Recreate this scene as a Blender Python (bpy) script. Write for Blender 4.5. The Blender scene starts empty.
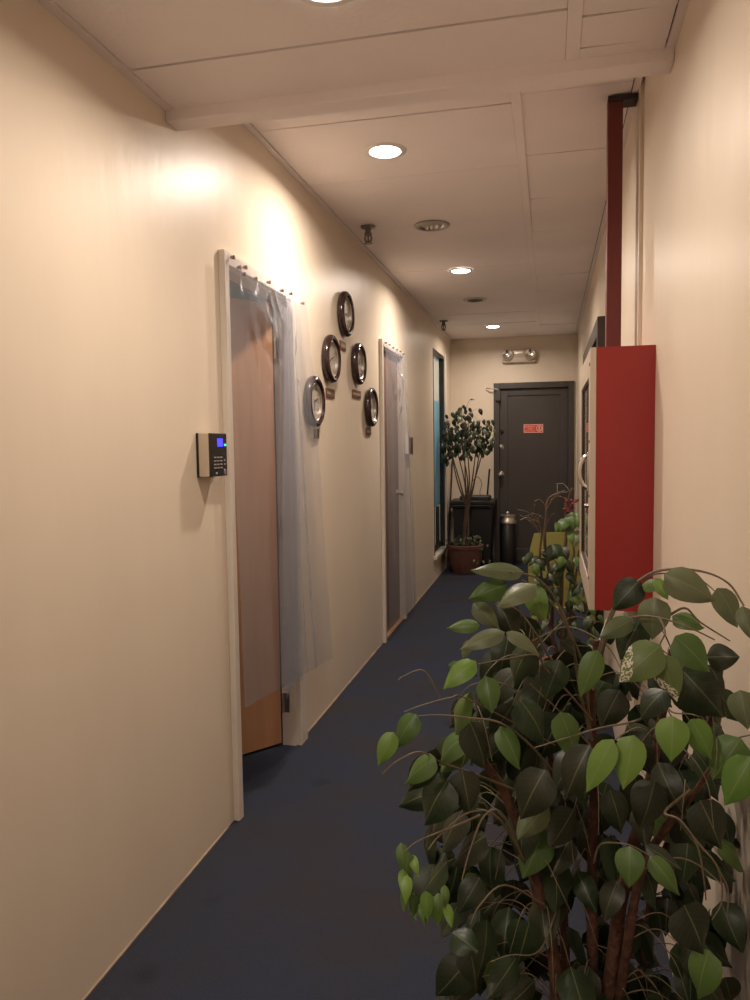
import bpy, bmesh, math, random
from mathutils import Vector, Matrix, noise
PI = math.pi
C = bpy.context.scene.collection
sc = bpy.context.scene
random.seed(7)

# ------------------------------------------------------------------ camera
FPX = 754.885
CAMZ = 1.3625
Fv = Vector((-0.22562256, 0.97161268, -0.07115658))
Rv = Vector((0.97421128, 0.22521519, -0.01380212))
Uv = Vector((-0.00261523, 0.07243562, 0.99736966))
cam_d = bpy.data.cameras.new('camera')
cam = bpy.data.objects.new('camera', cam_d); C.objects.link(cam)
cam_d.sensor_width = 36; cam_d.lens = FPX / 1000 * 36; cam_d.clip_start = 0.02
M = Matrix((Rv, Uv, -Fv)).transposed().to_4x4(); M.translation = (0, 0, CAMZ)
cam.matrix_world = M
sc.camera = cam

def at(u, v, y):
    """world point whose depth along the corridor is y"""
    d = Fv + Rv * ((u - 375) / FPX) - Uv * ((v - 500) / FPX)
    return Vector((0, 0, CAMZ)) + d * (y / d.y)

# ------------------------------------------------------------------ world, exposure
w = bpy.data.worlds.new('world'); sc.world = w; w.use_nodes = True
w.node_tree.nodes['Background'].inputs[0].default_value = (0.02, 0.02, 0.022, 1)
sc.view_settings.view_transform = 'Standard'; sc.view_settings.look = 'None'
sc.view_settings.gamma = 1; sc.view_settings.use_curve_mapping = False
sc.view_settings.exposure = 0.34

LX, RX, RN, DY = -1.126, 0.297, 0.31, 8.8      # left wall, right wall (far / near), end wall
CH, CN, BY = 2.579, 2.376, 2.16                # far ceiling, near ceiling, beam
LAMP_W = 19.0
LAMPCOL = (1.0, 0.855, 0.715)
# lamps: x, y, ceiling height, power factor
LAMPS = [(-0.48, 1.655, CN, .52), (-0.665, 3.136, CH, .92), (-0.608, 5.365, CH, .9), (-0.574, 7.952, CH, .62),
         (-0.66, -0.45, CN, .50), (-0.45, -2.3, CN, .6)]

# ------------------------------------------------------------------ materials
def mat(name, col, rough=.5, metal=0, spec=.5, coat=0, bump=0, bscale=40, var=0, vscale=6, emit=None, estr=0, trans=0, stretch=None):
    m = bpy.data.materials.new(name); m.use_nodes = True
    nt = m.node_tree; b = nt.nodes['Principled BSDF']
    b.inputs['Base Color'].default_value = (*col, 1)
    b.inputs['Roughness'].default_value = rough
    b.inputs['Metallic'].default_value = metal
    b.inputs['Specular IOR Level'].default_value = spec
    b.inputs['Coat Weight'].default_value = coat
    b.inputs['Transmission Weight'].default_value = trans
    if emit:
        b.inputs['Emission Color'].default_value = (*emit, 1); b.inputs['Emission Strength'].default_value = estr
    tc = nt.nodes.new('ShaderNodeTexCoord'); mp = nt.nodes.new('ShaderNodeMapping')
    nt.links.new(tc.outputs['Object'], mp.inputs[0])
    if stretch: mp.inputs['Scale'].default_value = stretch
    if var:
        n = nt.nodes.new('ShaderNodeTexNoise'); n.inputs['Scale'].default_value = vscale; n.inputs['Detail'].default_value = 5
        nt.links.new(mp.outputs[0], n.inputs['Vector'])
        r = nt.nodes.new('ShaderNodeValToRGB')
        r.color_ramp.elements[0].position = .3; r.color_ramp.elements[1].position = .7
        r.color_ramp.elements[0].color = (*[c * (1 - var) for c in col], 1)
        r.color_ramp.elements[1].color = (*[min(1, c * (1 + var)) for c in col], 1)
        nt.links.new(n.outputs[0], r.inputs[0]); nt.links.new(r.outputs[0], b.inputs['Base Color'])
    if bump:
        n2 = nt.nodes.new('ShaderNodeTexNoise'); n2.inputs['Scale'].default_value = bscale; n2.inputs['Detail'].default_value = 4
        nt.links.new(mp.outputs[0], n2.inputs['Vector'])
        bp = nt.nodes.new('ShaderNodeBump'); bp.inputs['Strength'].default_value = bump; bp.inputs['Distance'].default_value = .01
        nt.links.new(n2.outputs[0], bp.inputs['Height']); nt.links.new(bp.outputs[0], b.inputs['Normal'])
    return m

def translucent(name, col):
    m = mat(name, col, .25)
    nt = m.node_tree; b = nt.nodes['Principled BSDF']; out = nt.nodes['Material Output']
    t = nt.nodes.new('ShaderNodeBsdfTranslucent'); t.inputs[0].default_value = (*col, 1)
    x = nt.nodes.new('ShaderNodeMixShader'); x.inputs[0].default_value = .55
    nt.links.new(b.outputs[0], x.inputs[1]); nt.links.new(t.outputs[0], x.inputs[2]); nt.links.new(x.outputs[0], out.inputs[0])
    return m
wall_m = mat('cream_paint', (.70, .598, .485), .40, spec=.38, bump=.22, bscale=9, var=.03, vscale=3, stretch=(1, 1, .35))
ceil_m = mat('ceiling_board', (.88, .80, .785), .8, bump=.15, bscale=60, var=.04, vscale=2)
groove_m = mat('dark_joint', (.06, .045, .04), .9)
trimw_m = mat('white_gloss_paint', (.68, .61, .53), .35, var=.03)
door1_m = mat('orange_wood_veneer', (.46, .24, .125), .38, var=.10, vscale=4, stretch=(6, 6, .5), coat=.1)
door3_m = mat('brown_wood_door', (.20, .115, .08), .5, var=.12, vscale=4, stretch=(6, 6, .5))
darkdoor_m = mat('dark_grey_painted_door', (.052, .042, .039), .5, var=.08, vscale=5)
darkwood_m = mat('dark_brown_wood', (.045, .025, .02), .45, var=.15, vscale=8)
red_m = mat('red_enamel', (.27, .017, .015), .42, bump=.05, bscale=30)
pipe_m = mat('dull_red_paint', (.14, .022, .018), .5, bump=.1, bscale=80)
beige_m = mat('beige_enamel', (.50, .41, .33), .4, spec=.5)
chrome_m = mat('chrome', (.75, .72, .68), .18, 1)
steel_m = mat('satin_steel', (.55, .5, .45), .35, 1)
clock_m = mat('dark_plum_lacquer', (.030, .013, .014), .2, coat=.3)
dial_m = mat('clock_dial', (.40, .355, .30), .5)
black_m = mat('black_plastic', (.012, .011, .011), .4)
bin_m = mat('black_bin_plastic', (.014, .013, .013), .5)
plaque_m = mat('brown_plaque', (.11, .045, .028), .4)
ink_m = mat('pale_lettering', (.45, .34, .24), .5)
terra_m = mat('terracotta', (.19, .07, .04), .8, var=.2, vscale=12, bump=.3)
soil_m = mat('potting_soil', (.03, .02, .013), .95, bump=.8, bscale=60)
lime_m = mat('lime_plastic', (.25, .235, .06), .55)
bark_m = mat('red_brown_bark', (.085, .036, .020), .75, var=.35, vscale=30, bump=.8, bscale=60)
bark2_m = mat('grey_brown_bark', (.10, .06, .038), .75, var=.3, vscale=30, bump=.6, bscale=60)
twig_m = mat('pale_brown_twig', (.15, .115, .07), .6, var=.2, vscale=20)
redtwig_m = mat('reddish_twig', (.20, .03, .03), .6)
cyan_m = mat('cyan_paint', (.06, .42, .50), .5)
room_m = mat('grey_room_paint', (.20, .18, .18), .7)
film_m = translucent('blue_window_film', (.42, .70, .82))
glassg_m = translucent('frosted_glass', (.70, .68, .62))
lens_m = mat('lamp_lens', (1, 1, 1), .4, emit=(1, .93, .84), estr=12)
screen_m = mat('blue_screen', (.01, .01, .05), .3, emit=(.06, .05, 1), estr=1.6)
green_m = mat('green_led', (0, .2, .1), .3, emit=(.05, 1, .45), estr=1.5)
tack_m = mat('red_brown_tack', (.20, .085, .045), .5)
white_m = mat('white_plastic', (.75, .72, .68), .4)
sign_m = mat('red_sign', (.62, .075, .045), .4)
redflower_m = mat('dull_red_petals', (.22, .02, .03), .6)

def carpet():
    m = mat('blue_carpet', (.03, .033, .045), .95, spec=.15)
    nt = m.node_tree; b = nt.nodes['Principled BSDF']
    tc = nt.nodes.new('ShaderNodeTexCoord')
    n = nt.nodes.new('ShaderNodeTexNoise'); n.inputs['Scale'].default_value = 2.2; n.inputs['Detail'].default_value = 3
    r = nt.nodes.new('ShaderNodeValToRGB'); r.color_ramp.elements[0].position = .25; r.color_ramp.elements[1].position = .6
    r.color_ramp.elements[0].color = (.041, .036, .038, 1); r.color_ramp.elements[1].color = (.033, .040, .064, 1)
    v = nt.nodes.new('ShaderNodeTexNoise'); v.inputs['Scale'].default_value = 230; v.inputs['Detail'].default_value = 3
    mx = nt.nodes.new('ShaderNodeMix'); mx.data_type = 'RGBA'; mx.blend_type = 'MULTIPLY'; mx.inputs[0].default_value = .55
    r2 = nt.nodes.new('ShaderNodeValToRGB'); r2.color_ramp.elements[0].position = .3; r2.color_ramp.elements[1].position = .65
    r2.color_ramp.elements[0].color = (.45, .45, .45, 1)
    # old spill stains
    st = nt.nodes.new('ShaderNodeTexVoronoi'); st.inputs['Scale'].default_value = 3.1
    dn = nt.nodes.new('ShaderNodeTexNoise'); dn.inputs['Scale'].default_value = 9
    va = nt.nodes.new('ShaderNodeVectorMath'); va.operation = 'MULTIPLY_ADD'; va.inputs[1].default_value = (.12, .12, .12)
    nt.links.new(tc.outputs['Object'], dn.inputs['Vector']); nt.links.new(dn.outputs['Color'], va.inputs[0]); nt.links.new(tc.outputs['Object'], va.inputs[2])
    nt.links.new(va.outputs[0], st.inputs['Vector'])
    r3 = nt.nodes.new('ShaderNodeValToRGB'); r3.color_ramp.elements[0].position = .10; r3.color_ramp.elements[1].position = .22
    r3.color_ramp.elements[0].color = (.6, .6, .6, 1)
    mx2 = nt.nodes.new('ShaderNodeMix'); mx2.data_type = 'RGBA'; mx2.blend_type = 'MULTIPLY'; mx2.inputs[0].default_value = .6
    for a in (n, v): nt.links.new(tc.outputs['Object'], a.inputs['Vector'])
    nt.links.new(n.outputs[0], r.inputs[0]); nt.links.new(v.outputs[0], r2.inputs[0]); nt.links.new(st.outputs['Distance'], r3.inputs[0])
    nt.links.new(r.outputs[0], mx.inputs[6]); nt.links.new(r2.outputs[0], mx.inputs[7])
    nt.links.new(mx.outputs[2], mx2.inputs[6]); nt.links.new(r3.outputs[0], mx2.inputs[7])
    nt.links.new(mx2.outputs[2], b.inputs['Base Color'])
    bp = nt.nodes.new('ShaderNodeBump'); bp.inputs['Strength'].default_value = .6; bp.inputs['Distance'].default_value = .004
    nt.links.new(v.outputs[0], bp.inputs['Height']); nt.links.new(bp.outputs[0], b.inputs['Normal'])
    return m
carpet_m = carpet()

def leafmat(name, cols, rough=.42, worn=0):
    """leaf colour varies from leaf to leaf; a paler midrib and faint side veins from the leaf's own UVs"""
    m = bpy.data.materials.new(name); m.use_nodes = True; nt = m.node_tree; b = nt.nodes['Principled BSDF']
    b.inputs['Roughness'].default_value = rough; b.inputs['Specular IOR Level'].default_value = .4
    g = nt.nodes.new('ShaderNodeNewGeometry'); r = nt.nodes.new('ShaderNodeValToRGB')
    els = r.color_ramp.elements
    els[0].color = (*cols[0], 1); els[1].color = (*cols[-1], 1)
    for i, c in enumerate(cols[1:-1]):
        e = els.new((i + 1) / (len(cols) - 1)); e.color = (*c, 1)
    nt.links.new(g.outputs['Random Per Island'], r.inputs[0])
    uv = nt.nodes.new('ShaderNodeUVMap'); sx = nt.nodes.new('ShaderNodeSeparateXYZ'); nt.links.new(uv.outputs[0], sx.inputs[0])
    def mth(op, a, bb):
        n = nt.nodes.new('ShaderNodeMath'); n.operation = op
        for i, q in enumerate((a, bb)):
            if q is None: continue
            if isinstance(q, (int, float)): n.inputs[i].default_value = q
            else: nt.links.new(q, n.inputs[i])
        return n.outputs[0]
    ax = mth('ABSOLUTE', mth('SUBTRACT', sx.outputs[0], .5), None)
    mid = mth('LESS_THAN', ax, .018)
    veins = mth('LESS_THAN', mth('FRACT', mth('MULTIPLY', mth('SUBTRACT', sx.outputs[1], mth('MULTIPLY', ax, .6)), 8.0), None), .09)
    mask = mth('MAXIMUM', mth('MULTIPLY', mid, .28), mth('MULTIPLY', veins, .05))
    mx = nt.nodes.new('ShaderNodeMix'); mx.data_type = 'RGBA'; mx.inputs[7].default_value = (.30, .34, .16, 1)
    nt.links.new(mask, mx.inputs[0]); nt.links.new(r.outputs[0], mx.inputs[6])
    out = mx.outputs[2]
    if worn:
        tc = nt.nodes.new('ShaderNodeTexCoord'); n = nt.nodes.new('ShaderNodeTexNoise'); n.inputs['Scale'].default_value = 330
        nt.links.new(tc.outputs['Object'], n.inputs['Vector'])
        sp = mth('GREATER_THAN', n.outputs[0], .50)
        edge = mth('GREATER_THAN', mth('ADD', sx.outputs[1], mth('MULTIPLY', sx.outputs[0], .6)), 1.02 - worn)
        mx3 = nt.nodes.new('ShaderNodeMix'); mx3.data_type = 'RGBA'; mx3.inputs[7].default_value = (.62, .58, .48, 1)
        nt.links.new(mth('MULTIPLY', sp, edge), mx3.inputs[0]); nt.links.new(out, mx3.inputs[6]); out = mx3.outputs[2]
    nt.links.new(out, b.inputs['Base Color'])
    return m
leaf_grey = leafmat('grey_green_leaf', [(.10, .125, .065), (.135, .16, .085), (.085, .115, .055)])
leaf_mid = leafmat('mid_green_leaf', [(.055, .115, .025), (.085, .15, .035), (.045, .095, .022)])
leaf_bright = leafmat('light_green_leaf', [(.11, .22, .035), (.15, .26, .05), (.09, .19, .03)])
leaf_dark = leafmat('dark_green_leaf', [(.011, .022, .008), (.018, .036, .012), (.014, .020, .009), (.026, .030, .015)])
leaf_worn = leafmat('worn_green_leaf', [(.10, .15, .05), (.12, .17, .06)], worn=.06)

def sheetmat():
    m = bpy.data.materials.new('clear_plastic_sheet'); m.use_nodes = True; nt = m.node_tree
    nt.nodes.remove(nt.nodes['Principled BSDF']); out = nt.nodes['Material Output']
    tr = nt.nodes.new('ShaderNodeBsdfTransparent'); tr.inputs[0].default_value = (.95, .95, .96, 1)
    df = nt.nodes.new('ShaderNodeBsdfDiffuse'); df.inputs[0].default_value = (.56, .59, .67, 1)  # bluish tint stands in for a cool reflection on the plastic
    tl = nt.nodes.new('ShaderNodeBsdfTranslucent'); tl.inputs[0].default_value = (.5, .5, .55, 1)
    gl = nt.nodes.new('ShaderNodeBsdfGlossy'); gl.inputs[0].default_value = (.9, .9, .95, 1); gl.inputs['Roughness'].default_value = .12
    a = nt.nodes.new('ShaderNodeMixShader'); a.inputs[0].default_value = .35
    nt.links.new(df.outputs[0], a.inputs[1]); nt.links.new(tl.outputs[0], a.inputs[2])
    gl.inputs['Roughness'].default_value = .22
    b = nt.nodes.new('ShaderNodeMixShader'); b.inputs[0].default_value = .25
    nt.links.new(tr.outputs[0], b.inputs[1]); nt.links.new(a.outputs[0], b.inputs[2])
    lw_ = nt.nodes.new('ShaderNodeLayerWeight'); lw_.inputs[0].default_value = .12
    ml = nt.nodes.new('ShaderNodeMath'); ml.operation = 'MULTIPLY_ADD'; ml.inputs[1].default_value = .30; ml.inputs[2].default_value = .02
    nt.links.new(lw_.outputs['Facing'], ml.inputs[0])
    c = nt.nodes.new('ShaderNodeMixShader'); nt.links.new(ml.outputs[0], c.inputs[0])
    nt.links.new(b.outputs[0], c.inputs[1]); nt.links.new(gl.outputs[0], c.inputs[2])
    nt.links.new(c.outputs[0], out.inputs[0])
    return m
sheet_m = sheetmat()

# ------------------------------------------------------------------ mesh helpers
def add_box(bm, x0, x1, y0, y1, z0, z1, bevel=0, rot=None, piv=None, tilt=None):
    r = bmesh.ops.create_cube(bm, size=1)
    vs = r['verts']
    bmesh.ops.scale(bm, vec=(abs(x1 - x0), abs(y1 - y0), abs(z1 - z0)), verts=vs)
    bmesh.ops.translate(bm, vec=((x0 + x1) / 2, (y0 + y1) / 2, (z0 + z1) / 2), verts=vs)
    if bevel:
        es = list({e for v in vs for e in v.link_edges})
        r2 = bmesh.ops.bevel(bm, geom=es, offset=bevel, segments=3, affect='EDGES', profile=.7)
        vs = list({v for f in r2['faces'] for v in f.verts} | {v for v in vs if v.is_valid})
    if rot: bmesh.ops.rotate(bm, cent=piv, matrix=rot, verts=vs)
    return vs

def add_tube(bm, pts, r, seg=8, cap=True):
    """pts: list of Vectors, r: radius or list of radii"""
    n = len(pts)
    if not isinstance(r, (list, tuple)): r = [r] * n
    rings = []
    prev = None
    for i, p in enumerate(pts):
        t = (pts[min(i + 1, n - 1)] - pts[max(i - 1, 0)])
        if t.length < 1e-9: t = Vector((0, 0, 1))
        t.normalize()
        if prev is None:
            a = t.orthogonal().normalized()
        else:
            a = (prev - t * prev.dot(t))
            a = a.normalized() if a.length > 1e-6 else t.orthogonal().normalized()
        prev = a; b = t.cross(a)
        rings.append([bm.verts.new(p + (a * math.cos(2 * PI * k / seg) + b * math.sin(2 * PI * k / seg)) * r[i]) for k in range(seg)])
    for i in range(n - 1):
        for k in range(seg):
            bm.faces.new((rings[i][k], rings[i][(k + 1) % seg], rings[i + 1][(k + 1) % seg], rings[i + 1][k]))
    if cap:
        bm.faces.new(rings[0][::-1]); bm.faces.new(rings[-1])

def add_lathe(bm, prof, origin=(0, 0, 0), axis='Z', seg=40, squash=(1, 1)):
    """prof: (radius, height along axis) pairs"""
    o = Vector(origin); rings = []
    def pt(r, h, a):
        c, s = math.cos(a) * r * squash[0], math.sin(a) * r * squash[1]
        if axis == 'Z': return o + Vector((c, s, h))
        if axis == 'X': return o + Vector((h, c, s))
        return o + Vector((c, h, s))
    for r, h in prof:
        if r < 1e-6: rings.append([bm.verts.new(pt(0, h, 0))])
        else: rings.append([bm.verts.new(pt(r, h, 2 * PI * k / seg)) for k in range(seg)])
    for a, b in zip(rings[:-1], rings[1:]):
        for k in range(seg):
            k2 = (k + 1) % seg
            if len(a) == 1 and len(b) == 1: continue
            if len(a) == 1: bm.faces.new((a[0], b[k2], b[k]))
            elif len(b) == 1: bm.faces.new((a[k], a[k2], b[0]))
            else: bm.faces.new((a[k], a[k2], b[k2], b[k]))

def smooth_curve(pts, n=6):
    """Catmull-Rom through the points"""
    P = [pts[0] * 2 - pts[1]] + list(pts) + [pts[-1] * 2 - pts[-2]]
    out = []
    for i in range(1, len(P) - 2):
        for k in range(n):
            t = k / n
            out.append(.5 * ((2 * P[i]) + (-P[i - 1] + P[i + 1]) * t + (2 * P[i - 1] - 5 * P[i] + 4 * P[i + 1] - P[i + 2]) * t * t + (-P[i - 1] + 3 * P[i] - 3 * P[i + 1] + P[i + 2]) * t ** 3))
    out.append(pts[-1].copy())
    return out

def obj(name, bm, m, parent=None, smooth=False, loc=None):
    me = bpy.data.meshes.new(name)
    bmesh.ops.recalc_face_normals(bm, faces=bm.faces)
    bm.to_mesh(me); bm.free()
    for mm in (m if isinstance(m, list) else [m]): me.materials.append(mm)
    o = bpy.data.objects.new(name, me); C.objects.link(o)
    if loc is not None:
        me.transform(Matrix.Translation(-Vector(loc))); o.location = loc
    if parent:
        o.parent = parent
        o.matrix_parent_inverse = Matrix.Identity(4)
        if parent.type == 'EMPTY' or True:
            # geometry was authored in world space: bring it into the parent's space
            wl = world_loc(parent)
            me.transform(Matrix.Translation(-wl))
    if smooth:
        for p in me.polygons: p.use_smooth = True
        a = math.radians(40)
        try: me.set_sharp_from_angle(angle=a)
        except Exception: pass
    return o

def world_loc(o):
    v = Vector((0, 0, 0))
    while o: v += o.location; o = o.parent
    return v

def tag(o, label, cat, group=None):
    o['label'] = label; o['category'] = cat
    if group: o['group'] = group
    return o
def thing(name, label, cat, loc, group=None):
    o = bpy.data.objects.new(name, None); C.objects.link(o); o.location = loc; o.empty_display_size = .1
    return tag(o, label, cat, group)
def struct(name, bm, m, parent=None, smooth=False):
    o = obj(name, bm, m, parent, smooth)
    if not parent: o['kind'] = 'structure'
    return o
def sempty(name, loc):
    o = bpy.data.objects.new(name, None); C.objects.link(o); o.location = loc; o['kind'] = 'structure'; return o
def nb(): return bmesh.new()
def boxobj(name, m, dims, parent=None, bevel=0, smooth=False):
    bm = nb(); add_box(bm, *dims, bevel=bevel); return obj(name, bm, m, parent, smooth or bevel > 0)

# ------------------------------------------------------------------ structure
YB = -3.4   # wall behind the viewer
D1 = (2.520, 3.205, 2.012)      # first doorway: y0, y1, head height
D2 = (5.06, 5.765, 2.045)
WN = (7.45, 8.24, .25, 2.32)   # tall window opening
TH = .06
bm = nb(); add_box(bm, -3.4, .6, YB - .1, DY + .1, -.08, 0); struct('floor', bm, carpet_m)

bm = nb()
XL0 = LX - TH
def lw(y0, y1, z0, z1): add_box(bm, XL0, LX, y0, y1, z0, z1)
lw(YB, D1[0], 0, CH + .1); lw(D1[0], D1[1], D1[2], CH + .1); lw(D1[1], D2[0], 0, CH + .1)
lw(D2[0], D2[1], D2[2], CH + .1); lw(D2[1], WN[0], 0, CH + .1)
lw(WN[0], WN[1], 0, WN[2]); lw(WN[0], WN[1], WN[3], CH + .1); lw(WN[1], DY, 0, CH + .1)
bmesh.ops.remove_doubles(bm, verts=bm.verts, dist=1e-5)
struct('wall_left', bm, wall_m)
# right wall: far part, near part slightly set back, doorway with dark frame
D4 = (4.42, 6.2, 2.025)
bm = nb()
add_box(bm, RX, RX + .12, 2.80, D4[0], 0, CH + .1); add_box(bm, RX, RX + .12, D4[0], D4[1], D4[2], CH + .1)
add_box(bm, RX, RX + .12, D4[1], DY, 0, CH + .1)
add_box(bm, RN, RX + .12, YB, 2.80, 0, CH + .1)
struct('wall_right', bm, wall_m)
D0 = (-.60, .235, 2.03)
bm = nb()
add_box(bm, LX - TH, D0[0], DY, DY + .1, 0, CH + .1); add_box(bm, D0[0], D0[1], DY, DY + .1, D0[2], CH + .1)
add_box(bm, D0[1], RX + .12, DY, DY + .1, 0, CH + .1)
struct('wall_far', bm, wall_m)
bm = nb(); add_box(bm, LX - TH, RX + .12, YB - .1, YB, 0, CH + .1); struct('wall_back', bm, wall_m)

# ceilings: boards hung in strips with thin dark joints
def ceiling(name, x0, x1, y0, y1, z, xs, seamsL, seamsR, top):
    bm = nb(); add_box(bm, x0, x1, y0, y1, z + .012, top)
    o = struct(name, bm, groove_m)
    b2 = nb(); g = .004
    rr = random.Random(3)
    def cells(xa, xb, seams):
        ys = [y0] + sorted(seams) + [y1]
        for a, b in zip(ys[:-1], ys[1:]):
            vs = add_box(b2, xa + g * .5, xb - g * .5, a + g * .7, b - g * .7, z, z + .011)
            # slight sag of the board makes joints uneven
            dz = [rr.uniform(-.004, .0015) for _ in range(4)]
            for v in vs:
                k = (v.co.x > (xa + xb) / 2) * 2 + (v.co.y > (a + b) / 2)
                v.co.z += dz[k]
    cells(x0 + .028, xs - .016, seamsL); cells(xs + .016, x1 - .024, seamsR)
    p = obj('ceiling_board', b2, ceil_m, o)
    b3 = nb()
    add_box(b3, xs - .0172, xs + .0172, y0, y1, z - .003, z + .006)
    p2 = obj('joint_strip', b3, ceil_m, o)
    b3 = nb()
    add_box(b3, x0, x0 + .026, y0, y1, z - .004, z + .006); add_box(b3, x1 - .022, x1, y0, y1, z - .004, z + .006)
    obj('edge_strip', b3, ceil_m, o)
    return o
ceiling('ceiling', LX, RX, BY + .04, DY, CH, -.12, [2.83 + .62 * i for i in range(10)], [2.77 + .585 * i for i in range(11)], CH + .1)
ceiling('ceiling_near', LX, RN, YB, BY, CN, .055, [1.90 - .62 * i for i in range(8)], [2.09, 1.94] + [1.45 - .6 * i for i in range(8)], CH + .1)
bm = nb(); add_box(bm, LX, RN, BY - .02, BY + .055, CN - .035, CH, bevel=.006); struct('trim_1', bm, ceil_m, smooth=True)
bpy.data.objects['trim_1']['label'] = 'painted beam across the corridor ceiling'

# rooms behind the left wall
bm = nb()
add_box(bm, -3.4, -3.3, 1.2, DY, 0, CH)
for y in (1.2, 4.7, 6.7, DY): add_box(bm, -3.3, XL0, y - .04, y, 0, CH)
add_box(bm, -3.4, XL0, 1.2, DY, CH, CH + .08)
struct('wall_side_rooms', bm, room_m)
for yy, ee in ((7.8, 42), (3.9, 5)):  # added area lamps: backlight the window film, faint cool fill in first room
    ld = bpy.data.lights.new('side_room_fill', 'AREA'); ld.shape = 'RECTANGLE'; ld.size = 1.2; ld.size_y = 1.2; ld.energy = ee; ld.color = (.85, .93, 1)
    lo = bpy.data.objects.new('side_room_fill', ld); C.objects.link(lo); lo.location = (-3.28, yy, 1.6); lo.rotation_euler = (0, -PI / 2, 0)
# closet behind right doorway not seen: leaf closes it

# thin cover strip on far wall
bm = nb(); add_box(bm, -.99, -.982, DY - .004, DY, 0, CH); struct('trim_2', bm, wall_m)
# pale line of old glue and dust at the foot of the left wall
bm = nb()
for a, b in ((YB, D1[0] - .085), (D1[1] + .08, D2[0] - .07), (D2[1] + .07, DY)):
    add_box(bm, LX, LX + .004, a, b, 0, .004)
struct('baseboard_left', bm, mat('dusty_glue_line', (.33, .24, .17), .9, var=.4, vscale=9))

# ---- door 1 (far end, dark)
d = sempty('door_1', (-.18, DY, 0))
bm = nb()
add_box(bm, D0[0] - .03, D0[0] + .035, DY - .02, DY + .09, 0, D0[2] + .03, bevel=.004)
add_box(bm, D0[1] - .035, D0[1] + .03, DY - .02, DY + .09, 0, D0[2] + .03, bevel=.004)
add_box(bm, D0[0] + .035, D0[1] - .035, DY - .02, DY + .09, D0[2] - .035, D0[2] + .03, bevel=.004)
obj('door_frame', bm, darkdoor_m, d, True)
bm = nb()
x0, x1, z1 = D0[0] + .038, D0[1] - .038, D0[2] - .04
add_box(bm, x0, x1, DY + .03, DY + .07, .008, z1)
st = .085
for a in ((x0, x0 + st, .008, z1), (x1 - st, x1, .008, z1), (x0 + st, x1 - st, z1 - .075, z1), (x0 + st, x1 - st, .008, .16)):
    add_box(bm, a[0], a[1], DY + .018, DY + .032, a[2], a[3], bevel=.004)
obj('door_leaf', bm, darkdoor_m, d, True)
bm = nb(); add_lathe(bm, [(0, 0), (.032, 0), (.032, -.008), (.014, -.012), (.012, -.035), (.028, -.045), (.031, -.06), (.022, -.075), (0, -.078)], (-.55, DY + .018, 1.02), 'Y', 24)
obj('door_knob', bm, chrome_m, d, True)
bm = nb()
add_box(bm, -.60, -.55, DY - .055, DY + .018, 1.86, 1.98, bevel=.006)
obj('door_closer', bm, darkdoor_m, d, True)
bm = nb(); add_tube(bm, [Vector((-.575, DY - .05, 1.985)), Vector((-.66, DY - .065, 2.002)), Vector((-.71, DY - .03, 2.005))], .006)
obj('closer_arm', bm, steel_m, d, True)

def left_door(name, D, cas, casf, top):
    d = sempty(name, (LX, (D[0] + D[1]) / 2, 0))
    bm = nb()   # casing on the wall face
    y0, y1, z = D[0], D[1], D[2]
    for a in ((y0 - cas, y0 + .006, 0, top), (y1 - .006, y1 + casf, 0, top), (y0 + .006, y1 - .006, z - .006, top)):
        add_box(bm, LX, LX + .024, a[0], a[1], a[2], a[3], bevel=.004)
    obj('door_casing', bm, trimw_m, d, True)
    bm = nb()   # jamb lining with stop
    for a in ((y0, y0 + .008, 0, z), (y1 - .012, y1, 0, z), (y0 + .008, y1 - .012, z - .010, z)):
        add_box(bm, XL0 - .005, LX, a[0], a[1], a[2], a[3])
    obj('door_jamb', bm, trimw_m, d)
    return d
d2 = left_door('door_2', D1, .032, .085, 2.052)
# open leaf, hinged on the far jamb and swung into the room
hx, hy = XL0 - .008, 3.185
ang = math.radians(38)     # angle from closed
lb = nb()
add_box(lb, hx - .038, hx, hy - .66, hy, .012, 1.998, bevel=.002)
bmesh.ops.rotate(lb, cent=(hx, hy, 0), matrix=Matrix.Rotation(-ang, 3, 'Z'), verts=lb.verts)
obj('door_leaf', lb, door1_m, d2, True)
bm = nb()
for z in (.2, 1.0, 1.8):
    add_box(bm, XL0 + .004, XL0 + .032, D1[1] - .0145, D1[1] - .0115, z - .045, z + .045)
    add_tube(bm, [Vector((XL0 + .001, D1[1] - .016, z - .047)), Vector((XL0 + .001, D1[1] - .016, z + .047))], .006)
    for k in (-.03, 0, .03):
        add_lathe(bm, [(0, -.0155), (.004, -.0155), (.004, -.0135)], (XL0 + .018, D1[1], z + k), 'Y', 8)
obj('hinge', bm, steel_m, d2)
# cyan painted head board inside the first room
bm = nb(); add_box(bm, -1.79, -1.76, 3.3, 4.75, 2.15, 2.285)
struct('trim_3', bm, cyan_m)

d3 = left_door('door_3', D2, .035, .05, 2.085)
bm = nb(); add_box(bm, LX - .056, LX - .020, D2[0] + .010, D2[1] - .014, .013, D2[2] - .012, bevel=.002)
obj('door_leaf', bm, door3_m, d3, True)
bm = nb(); add_lathe(bm, [(0, .0), (.03, 0), (.03, .006), (.012, .012), (.012, .03), (.025, .04), (.024, .052), (0, .056)], (LX - .020, 5.68, 1.0), 'X', 20)
obj('door_knob', bm, steel_m, d3, True)
bm = nb(); add_box(bm, XL0, LX + .01, D2[0], D2[1], 0, .012); obj('threshold', bm, door1_m, d3)

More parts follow.
